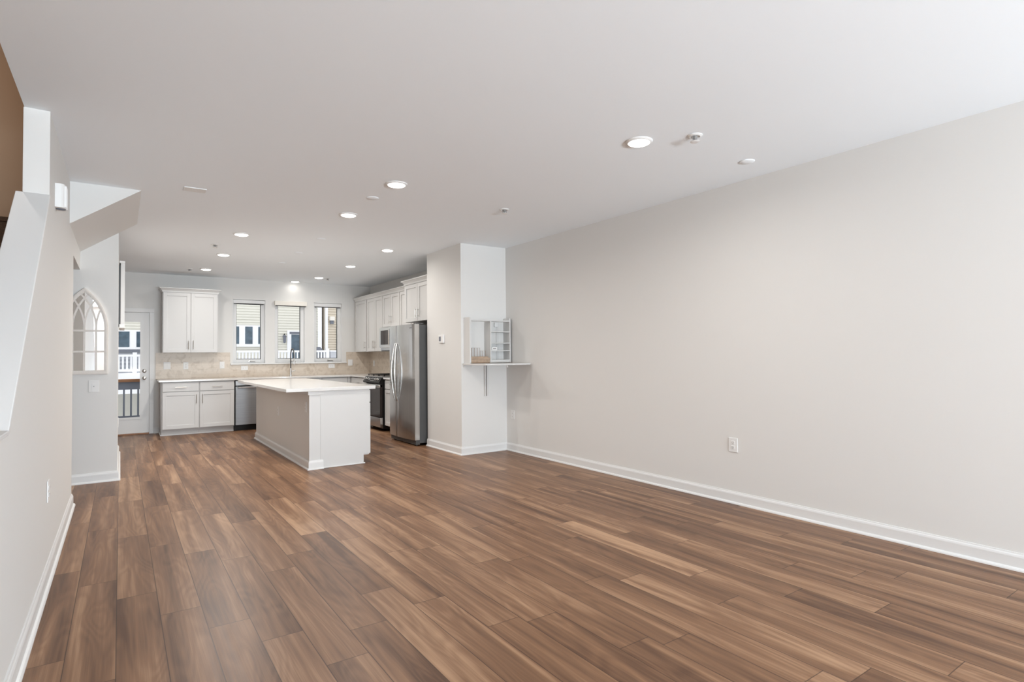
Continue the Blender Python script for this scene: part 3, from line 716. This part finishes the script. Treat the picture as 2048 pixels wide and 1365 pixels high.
# ------------------------------------------------------------------ arched mirror
mr = thing('arched_mirror', (-.305, YQ, 1.12), 'gothic arched window-pane mirror in antique white on the partition', 'mirror')
mx0, hw, zb, zs = -.305, .20, 1.122, 1.60; rr_ = .535; cc = .335
def arch(off, z0, n=18):
    """outline of the pointed arch inset by off"""
    R_ = rr_ - off; h_ = math.sqrt(max(R_ ** 2 - cc ** 2, 0)); P = [(-hw + off, z0), (hw - off, z0)]
    for k in range(n + 1):
        z = h_ * k / n; P.append((math.sqrt(R_ * R_ - z * z) - cc, zs + z))
    for k in range(n - 1, -1, -1):
        z = h_ * k / n; P.append((-(math.sqrt(R_ * R_ - z * z) - cc), zs + z))
    return P
def ringsolid(bm, po, pi, y0, y1):
    n = len(po); A = [[bm.verts.new((mx0 + x, y, z)) for x, z in P] for P, y in ((po, y0), (pi, y0), (pi, y1), (po, y1))]
    for q in range(4):
        B_, D_ = A[q], A[(q + 1) % 4]
        for i in range(n): bm.faces.new((B_[i], B_[(i + 1) % n], D_[(i + 1) % n], D_[i]))
bm = BM(); ringsolid(bm, arch(0, zb), arch(.034, zb + .040), YQ - .030, YQ - .0005)
mf = obj('mirror_frame', bm, 'antique', mr, bevel=.003)
bm = BM(); ringsolid(bm, arch(.012, zb + .012), arch(.020, zb + .020), YQ - .034, YQ - .028); obj('frame_bead', bm, 'antique', mf)
po = arch(.026, zb + .026); bm = prism(BM(), [(mx0 + x, YQ - .012, z) for x, z in po], [(mx0 + x, YQ - .004, z) for x, z in po])
obj('mirror_glass', bm, 'mirror', mr)
bm = BM(); yb0, yb1 = YQ - .026, YQ - .0118; bw = .0085
for m_ in (-.098, 0, .098):
    box(bm, mx0 + m_ - bw, mx0 + m_ + bw, yb0, yb1, zb + .03, zs)
for z in (1.356, 1.572): box(bm, mx0 - hw + .03, mx0 + hw - .03, yb0 + .001, yb1, z - .009, z + .009)
def inside(x, z):
    if z < zs: return True
    R_ = rr_ - .030; zz = z - zs
    if zz >= R_: return False
    return abs(x) <= math.sqrt(R_ * R_ - zz * zz) - cc
def arc_strip(m_, s, R_=None):
    R_ = R_ or rr_
    L1, L2 = [], []
    for k in range(60):
        z = k * .008
        if z >= R_: break
        x = m_ + s * (R_ - math.sqrt(R_ * R_ - z * z))
        if not inside(x, zs + z): break
        nx, nz = (x - (m_ + s * R_)) / R_, z / R_
        L1.append((x + nx * bw * .9, zs + z + nz * bw * .9)); L2.append((x - nx * bw * .9, zs + z - nz * bw * .9))
    if len(L1) > 1:
        P = L1 + L2[::-1]
        n = len(L1)
        oy = .0006 * s + .0008 * (1 + round(m_ * 10))
        A = [[bm.verts.new((mx0 + x, y + oy, z)) for x, z in Q] for Q, y in ((L1, yb0), (L2, yb0), (L2, yb1 + .006), (L1, yb1 + .006))]
        for q in range(4):
            B_, D_ = A[q], A[(q + 1) % 4]
            for i in range(n - 1): bm.faces.new((B_[i], B_[i + 1], D_[i + 1], D_[i]))
for m_ in (-.098, 0, .098):
    for s in (-1, 1): arc_strip(m_, s)
for m_, s in ((-.198, 1), (.198, -1)): pass
obj('tracery', bm, 'antique', mr)

# slim white panel on the partition side
wp = thing('wall_panel', (0.02, 8.8, 1.665), 'slim tall white panel fixed high on the partition side', 'wall panel')
obj('panel_board', box(BM(), 0.0, .042, 8.40, 9.20, 1.70, 2.45), 'cab', wp, bevel=.002)
obj('panel_back', box(BM(), XQ + .001, 0.0, 8.43, 9.17, 1.70, 2.43), 'darkgrey', wp)  # dark block stands for the shaded gap behind the panel
obj('bottom_rail', box(BM(), -.012, .044, 8.395, 9.205, 1.655, 1.70), 'plate', wp, bevel=.003)
obj('top_rail', box(BM(), -.012, .044, 8.395, 9.205, 2.45, 2.475), 'plate', wp, bevel=.003)

# ------------------------------------------------------------------ fold-down wall desk
dk = thing('wall_desk', (3.965, YP, .74), 'white fold-down wall desk with shelves on the boxed wall', 'desk')
FD = Fr((0, YP, 0), (1, 0, 0), (0, -1, 0)); DZ = 1.178
d0a, d1a, DD = 3.662, 4.283, .155
obj('side_panel', fbox(BM(), FD, d0a - .01, d0a + .010, .0005, DD, DZ - .02, 1.768), 'cab', dk, bevel=.002)
obj('side_panel', fbox(BM(), FD, d1a - .016, d1a, .0005, DD, DZ - .0, 1.768), 'cab', dk, bevel=.002)
obj('top_rail', fbox(BM(), FD, d0a + .01, d1a - .016, .05, DD - .002, 1.722, 1.738), 'cab', dk)
obj('divider', fbox(BM(), FD, 3.963, 3.979, .0005, DD - .002, DZ, 1.722), 'cab', dk)
for z in (1.587, 1.438, 1.338): obj('shelf', fbox(BM(), FD, 3.979, d1a - .016, .0005, DD - .004, z - .006, z + .006), 'cab', dk)
obj('front_lip', fbox(BM(), FD, 3.979, d1a - .016, DD - .018, DD - .004, DZ + .004, DZ + .042), 'cab', dk)
obj('lower_shelf', fbox(BM(), FD, d0a + .01, 3.963, .0005, DD - .006, DZ + .055, DZ + .069), 'tanwood', dk)
obj('back_strip', fbox(BM(), FD, 4.150, 4.185, .0005, .008, DZ, 1.722), 'cab', dk)
obj('catch_bracket', fbox(BM(), FD, 4.115, 4.165, .008, .03, 1.655, 1.715), 'plate', dk, bevel=.003)
bm = BM(); tp = [(3.630, YP - .012), (3.630, 5.815), (4.288, 5.800), (4.288, YP - .012)]
prism(bm, [(x, y, DZ - .022) for x, y in tp], [(x, y, DZ - .003) for x, y in tp])
obj('folding_top', bm, 'cab', dk, bevel=.003)
obj('top_knob', lathe(BM(), (4.05, 5.98, DZ - .022), [(.012, 0), (.008, -.012), (.013, -.02), (.013, -.03), (.006, -.034)], 14), 'plate', dk)
bm = BM(); fbox(bm, FD, 3.952, 3.968, .0005, .028, .742, DZ - .024); fbox(bm, FD, 3.978, 4.002, .0005, .036, .742, DZ - .024)
obj('folding_support', bm, 'cab', dk)
bm = BM(); fbox(bm, FD, d0a - .02, d0a + .09, .0005, .03, DZ - .052, DZ - .024); obj('hinge_block', bm, 'cab', dk)
obj('tray_front', fbox(BM(), FD, d0a + .011, 3.962, DD - .03, DD - .018, DZ + .001, DZ + .054), 'tanwood', dk)
# wire file holder on the lower shelf
fh = thing('file_holder', (3.80, 6.31, DZ + .069), 'small wooden file holder with thin wire dividers on the desk shelf', 'file holder')
obj('holder_base', box(BM(), 3.685, 3.945, 6.262, 6.352, DZ + .0695, DZ + .085), 'tanwood', fh, bevel=.002)
for k in range(6):
    x = 3.70 + k * .042; z0 = DZ + .083; h_ = .115 if k < 4 else .075
    obj('wire_divider', tube(BM(), [(x, 6.275, z0), (x, 6.275, z0 + h_), (x, 6.34, z0 + h_), (x, 6.34, z0)], .0022, 6), 'wire', fh)
sb_ = thing('small_box', (4.03, 6.28, 1.344), 'little white box on the third desk shelf', 'box')
obj('box_body', box(BM(), 3.990, 4.075, 6.245, 6.32, 1.3445, 1.385), 'plate', sb_, bevel=.003)
obj('box_label', box(BM(), 4.01, 4.055, 6.2438, 6.2452, 1.358, 1.372), 'slot', sb_)

# ------------------------------------------------------------------ ceiling fittings
K = (CEIL - EYE) / (2.743 - EYE)
LT = [((2.927, 2.681), 'lit round ceiling light alone over the living room floor'),
      ((1.921, 4.486), 'lit round ceiling light before the island, closer to the living room'),
      ((1.923, 5.724), 'lit round ceiling light just in front of the island end'),
      ((1.172, 7.306), 'lit round ceiling light beside the soffit, first of the walkway row'),
      ((1.195, 8.899), 'lit round ceiling light halfway along the walkway row'),
      ((1.153, 10.506), 'lit round ceiling light near the wide wall cabinet'),
      ((3.019, 7.368), 'lit round ceiling light in front of the refrigerator'),
      ((3.052, 8.990), 'lit round ceiling light in front of the range'),
      ((3.007, 10.597), 'lit round ceiling light before the kitchen corner'),
      ((2.776, 11.393), 'lit round ceiling light against the wall above the middle window')]
def downlight(x, y, label, pw=24.0):
    r = thing('ceiling_light', (x, y, CEIL), label, 'ceiling light', 'round ceiling lights')
    obj('trim_ring', lathe(BM(), (x, y, CEIL - .0005), [(.092, 0), (.092, -.004), (.084, -.012), (.074, -.013), (.072, -.006)], 32), 'plate', r, smooth=True)
    obj('light_lens', lathe(BM(), (x, y, CEIL - .012), [(.073, 0), (.066, -.006), (.045, -.012), (.015, -.014)], 28), 'lens', r, smooth=True)
    l = area('bulb_light', (0, 0, -.03), (0, 0, 0), .12, .12, pw, (1.0, 0.965, 0.92), 'DISK', 170); l.parent = r
for ((x, y), lb), pw in zip(LT, (13, 14, 15, 27, 27, 6, 4.5, 12, 8, 0.3)): downlight(x * K, min(y * K, 11.33), lb, pw)
def sprinkler(x, y, label):
    r = thing('sprinkler_head', (x, y, CEIL), label, 'sprinkler', 'ceiling sprinkler heads')
    obj('escutcheon', lathe(BM(), (x, y, CEIL - .0005), [(.048, 0), (.048, -.004), (.034, -.010), (.030, -.004)], 24), 'plate', r, smooth=True)
    bm = lathe(BM(), (x, y, CEIL - .004), [(.012, 0), (.012, -.022), (.006, -.026)], 14)
    for s in (-1, 1): tube(bm, [(x + s * .02, y, CEIL - .006), (x + s * .022, y, CEIL - .03), (x + s * .006, y, CEIL - .042)], .003, 6)
    obj('sprinkler_frame', bm, 'slot', r)
    obj('deflector', lathe(BM(), (x, y, CEIL - .040), [(.030, 0), (.032, -.003), (.018, -.006)], 20), 'plate', r)
for (x, y), lb in (((3.162, 2.40), 'white sprinkler head beside the living room light'), ((3.164, 4.695), 'white sprinkler head above the open floor before the folding desk'),
                   ((.998, 8.165), 'small sprinkler head between two walkway lights'), ((3.179, 10.654), 'small sprinkler head beside the light before the kitchen corner'),
                   ((1.043, 10.636), 'small sprinkler head beside the light near the wide wall cabinet')):
    if x in (1.043,): x = .93
    sprinkler(x * K, y * K, lb)
for (x, y), lb in (((1.907, 5.005), 'flat round white cover between the two lights before the island'), ((2.041, 7.104), 'flat round white cover over the near end of the island'),
                   ((2.053, 8.232), 'flat round white cover over the middle of the island'), ((2.052, 9.247), 'flat round white cover over the window end of the island'),
                   ((3.929, 2.512), 'flat round white cover close to the long greige wall')):
    tag(obj('ceiling_cover', lathe(BM(), (x * K, y * K, CEIL - .0005), [(.055, 0), (.055, -.003), (.05, -.006), (.01, -.007)], 28), 'ceil', smooth=True), lb, 'ceiling cover', 'round ceiling cover plates')
vx, vy = .525 * K, 5.574 * K
cv = thing('ceiling_vent', (vx, vy, CEIL), 'small flat rectangular ceiling plate near the stair soffit', 'vent')
obj('vent_plate', box(BM(), vx - .085, vx + .085, vy - .06, vy + .06, CEIL - .008, CEIL - .0005), 'plate', cv, bevel=.002)

# ------------------------------------------------------------------ outdoors: own deck
dk2 = thing('deck', (0.1, 12.9, -.12), 'grey deck outside the glazed door', 'deck')
bm = BM()
for k in range(17):
    y = 11.64 + k * .143; box(bm, -1.6, 1.5, y, y + .137, -.06, -.03)
obj('deck_board', bm, 'outgrey', dk2)
obj('deck_joist', box(BM(), -1.6, 1.5, 11.64, 14.05, -.22, -.06), 'outgrey', dk2)
rl = thing('deck_railing', (0, 14.0, -.03), 'grey deck railing with brown wood cap outside the glazed door', 'railing')
obj('cap_rail', box(BM(), -1.6, 1.5, 13.93, 14.07, .80, .856), 'wood', rl, bevel=.004)
obj('top_rail', box(BM(), -1.6, 1.5, 13.98, 14.02, .645, .80), 'outgrey', rl)
obj('bottom_rail', box(BM(), -1.6, 1.5, 13.98, 14.02, .06, .11), 'outgrey', rl)
for k in range(-13, 13): obj('baluster', box(BM(), .051 + k * .121, .083 + k * .121, 13.985, 14.015, .11, .645), 'outgrey', rl)
for x in (-1.56, 1.44): obj('post', box(BM(), x, x + .09, 13.96, 14.05, -.03, .80), 'outgrey', rl)
for x, lb in ((.092, 'first'), (.14, 'second')):
    pass

# ------------------------------------------------------------------ outdoors: houses
def siding(bm, x0, x1, y, z0, z1, ex=.10, holes=()):
    z = z0
    while z < z1 - 1e-4:
        zt = min(z + ex, z1); segs = [(x0, x1)]
        for hx0, hx1, hz0, hz1 in holes:
            if zt > hz0 + .001 and z < hz1 - .001:
                ns = []
                for a, b_ in segs:
                    if hx0 > a: ns.append((a, min(b_, hx0)))
                    if hx1 < b_: ns.append((max(a, hx1), b_))
                segs = [q for q in ns if q[1] - q[0] > .005] if ns else [q for q in segs if q[1] <= hx0 or q[0] >= hx1]
        for a, b_ in segs:
            pf = [(y - .034, z), (y - .002, zt), (y + .03, zt), (y + .03, z)]
            prism(bm, [(a, yy, zz) for yy, zz in pf], [(b_, yy, zz) for yy, zz in pf])
        z = zt
YH = 21.5
h1 = thing('house', (1, 22, -3.2), 'pale-sided townhouse with dark windows across the deck', 'house')
bm = BM(); siding(bm, -8, 6.05, YH, -3.2, 7.0, .095)
obj('siding', bm, 'siding', h1)
bm = BM(); siding(bm, -8, 2.3, YH - .03, .40, 1.46, .12); obj('lower_siding', bm, 'sid_grey', h1)
obj('wall_core', box(BM(), -8, 6.05, YH + .03, YH + 6, -3.2, 7.0), 'siding', h1)
obj('corner_board', box(BM(), 6.05, 6.19, YH - .04, YH + .3, -3.2, 7.0), 'outwhite', h1)
obj('return_wall', box(BM(), 6.10, 6.17, YH + .3, YH + 1.6, -3.2, 7.0), 'siding_b', h1)
obj('window_surround', box(BM(), 2.75, 4.55, YH - .05, YH - .005, 1.66, 2.395), 'outwhite', h1)
obj('window_sill', box(BM(), 2.72, 4.58, YH - .10, YH - .02, 1.64, 1.70), 'outwhite', h1)
for a, b_ in ((3.137, 3.373), (3.564, 3.80), (3.985, 4.22)): obj('window_glass', box(BM(), a, b_, YH - .058, YH - .03, 1.742, 2.343), 'outglass', h1)
obj('window_surround', box(BM(), -.9, 1.1, YH - .05, YH - .005, 1.56, 2.17), 'outwhite', h1)
obj('band_board', box(BM(), -8, 2.3, YH - .06, YH - .005, 1.46, 1.56), 'outgrey', h1)
for a, b_ in ((-.45, -.10), (-.05, .237), (.42, .70)): obj('window_glass', box(BM(), a, b_, YH - .058, YH - .03, 1.63, 2.12), 'outglass', h1)
bm = BM(); box(bm, 4.955, 5.03, YH - .06, YH - .004, .4, 2.23); box(bm, 5.9, 5.98, YH - .06, YH - .004, .4, 2.23); box(bm, 5.03, 5.9, YH - .06, YH - .004, 2.19, 2.23)
hd = obj('door_surround', bm, 'outwhite', h1)
obj('entry_door', box(BM(), 5.03, 5.9, YH - .04, YH - .003, .4, 2.19), 'outwhite', h1)
obj('transom', box(BM(), 5.04, 5.88, YH - .046, YH - .03, 2.10, 2.18), 'outgrey', h1)
obj('door_glass', box(BM(), 5.10, 5.72, YH - .046, YH - .03, .62, 2.09), 'outglass', h1)
ln = thing('wall_lantern', (4.847, YH - .08, 1.77), 'black wall lantern beside the house door', 'lantern')
obj('lantern_arm', tube(BM(), [(4.847, YH - .022, 2.06), (4.847, YH - .12, 2.10), (4.847, YH - .12, 2.04)], .018, 8), 'black', ln)
obj('lantern_body', lathe(BM(), (4.847, YH - .12, 1.77), [(.02, 0), (.045, .03), (.06, .22), (.075, .25), (.02, .30)], 6), 'outgrey', ln)
h2 = thing('house', (9, 22.5, -3.2), 'beige-sided house next to the pale townhouse', 'house')
bm = BM(); siding(bm, 6.42, 13, YH + .02, -3.2, 7.0, .095); obj('siding', bm, 'siding_b', h2)
obj('wall_core', box(BM(), 6.30, 13, YH + .05, YH + 6, -3.2, 7.0), 'siding_b', h2)
obj('corner_board', box(BM(), 6.325, 6.42, YH - .03, YH + .05, -3.2, 7.0), 'outwhite', h2)
obj('trim_board', box(BM(), 6.74, 6.95, YH - .06, YH - .003, .3, 2.42), 'outwhite', h2)
wl = thing('wall_light', (6.56, YH, 2.5), 'cream box light on the beige house wall', 'wall light')
obj('light_box', box(BM(), 6.475, 6.645, YH - .16, YH - .002, 2.63, 2.78), 'shadecloth', wl, bevel=.01)
obj('mount_box', box(BM(), 6.50, 6.62, YH - .10, YH - .002, 2.50, 2.63), 'outgrey', wl)
# white railings
def white_rail(x0, x1, y, z0, z1, posts, label, sp=.1, zb=None):
    r = thing('porch_railing', ((x0 + x1) / 2, y, z0), label, 'railing')
    obj('top_rail', box(BM(), x0, x1, y - .04, y + .04, z1 - .06, z1), 'outwhite', r)
    obj('bottom_rail', box(BM(), x0, x1, y - .03, y + .03, z0 + .04, z0 + .11), 'outwhite', r)
    k = 0; x = x0 + sp / 2
    while x < x1: obj('baluster', box(BM(), x - .022, x + .022, y - .02, y + .02, z0 + .11, z1 - .06), 'outwhite', r); x += sp
    for x in posts: obj('post', box(BM(), x - .05, x + .05, y - .05, y + .05, z0, z1 + .06), 'outwhite', r)
white_rail(1.9, 5.62, 19.0, .402, 1.485, (1.9, 5.66), 'long white porch railing seen through the kitchen windows', .095)
white_rail(-1.6, 1.2, 19.0, .87, 1.385, (-1.6, .335), 'white porch railing seen through the glazed door', .095)
pd = tag(obj('porch_deck', box(BM(), -8, 6.9, 18.9, YH - .06, .30, .40), 'outwhite'), 'white porch deck edge of the pale townhouse', 'deck')
tag(obj('porch_landing', box(BM(), -1.7, 1.3, 18.95, 19.3, .40, .87), 'outwhite'), 'white landing edge under the porch railing by the door view', 'deck')
ac = thing('porch_planter', (5.9, 19.2, .4), 'pale grey box planter at the railing end on the porch', 'planter')  # AC-like unit at the rail, built as a plain box
obj('planter_box', box(BM(), 5.80, 6.0, 19.1, 19.4, .4, 1.44), 'pave', ac); obj('planter_rim', box(BM(), 5.78, 6.02, 19.08, 19.42, 1.44, 1.485), 'outwhite', ac)
gr = thing('grill', (5.42, 19.6, .4), 'dark covered grill on the porch behind the railing', 'grill')
bm = BM(); prism(bm, [(5.2, 19.4, .42), (5.7, 19.4, .42), (5.7, 19.9, .42), (5.2, 19.9, .42)], [(5.25, 19.45, 1.5), (5.65, 19.45, 1.5), (5.65, 19.85, 1.5), (5.25, 19.85, 1.5)])
obj('grill_cover', bm, 'outgrey', gr); obj('grill_lid', prism(BM(), [(5.25, 19.45, 1.5), (5.65, 19.45, 1.5), (5.65, 19.85, 1.5), (5.25, 19.85, 1.5)], [(5.32, 19.52, 1.6), (5.58, 19.52, 1.6), (5.58, 19.78, 1.6), (5.32, 19.78, 1.6)]), 'outgrey', gr)
slabel(struct('ground', box(BM(), -30, 40, 11.7, 60, -3.4, -3.2), 'pave'), 'pale paved ground between the houses')
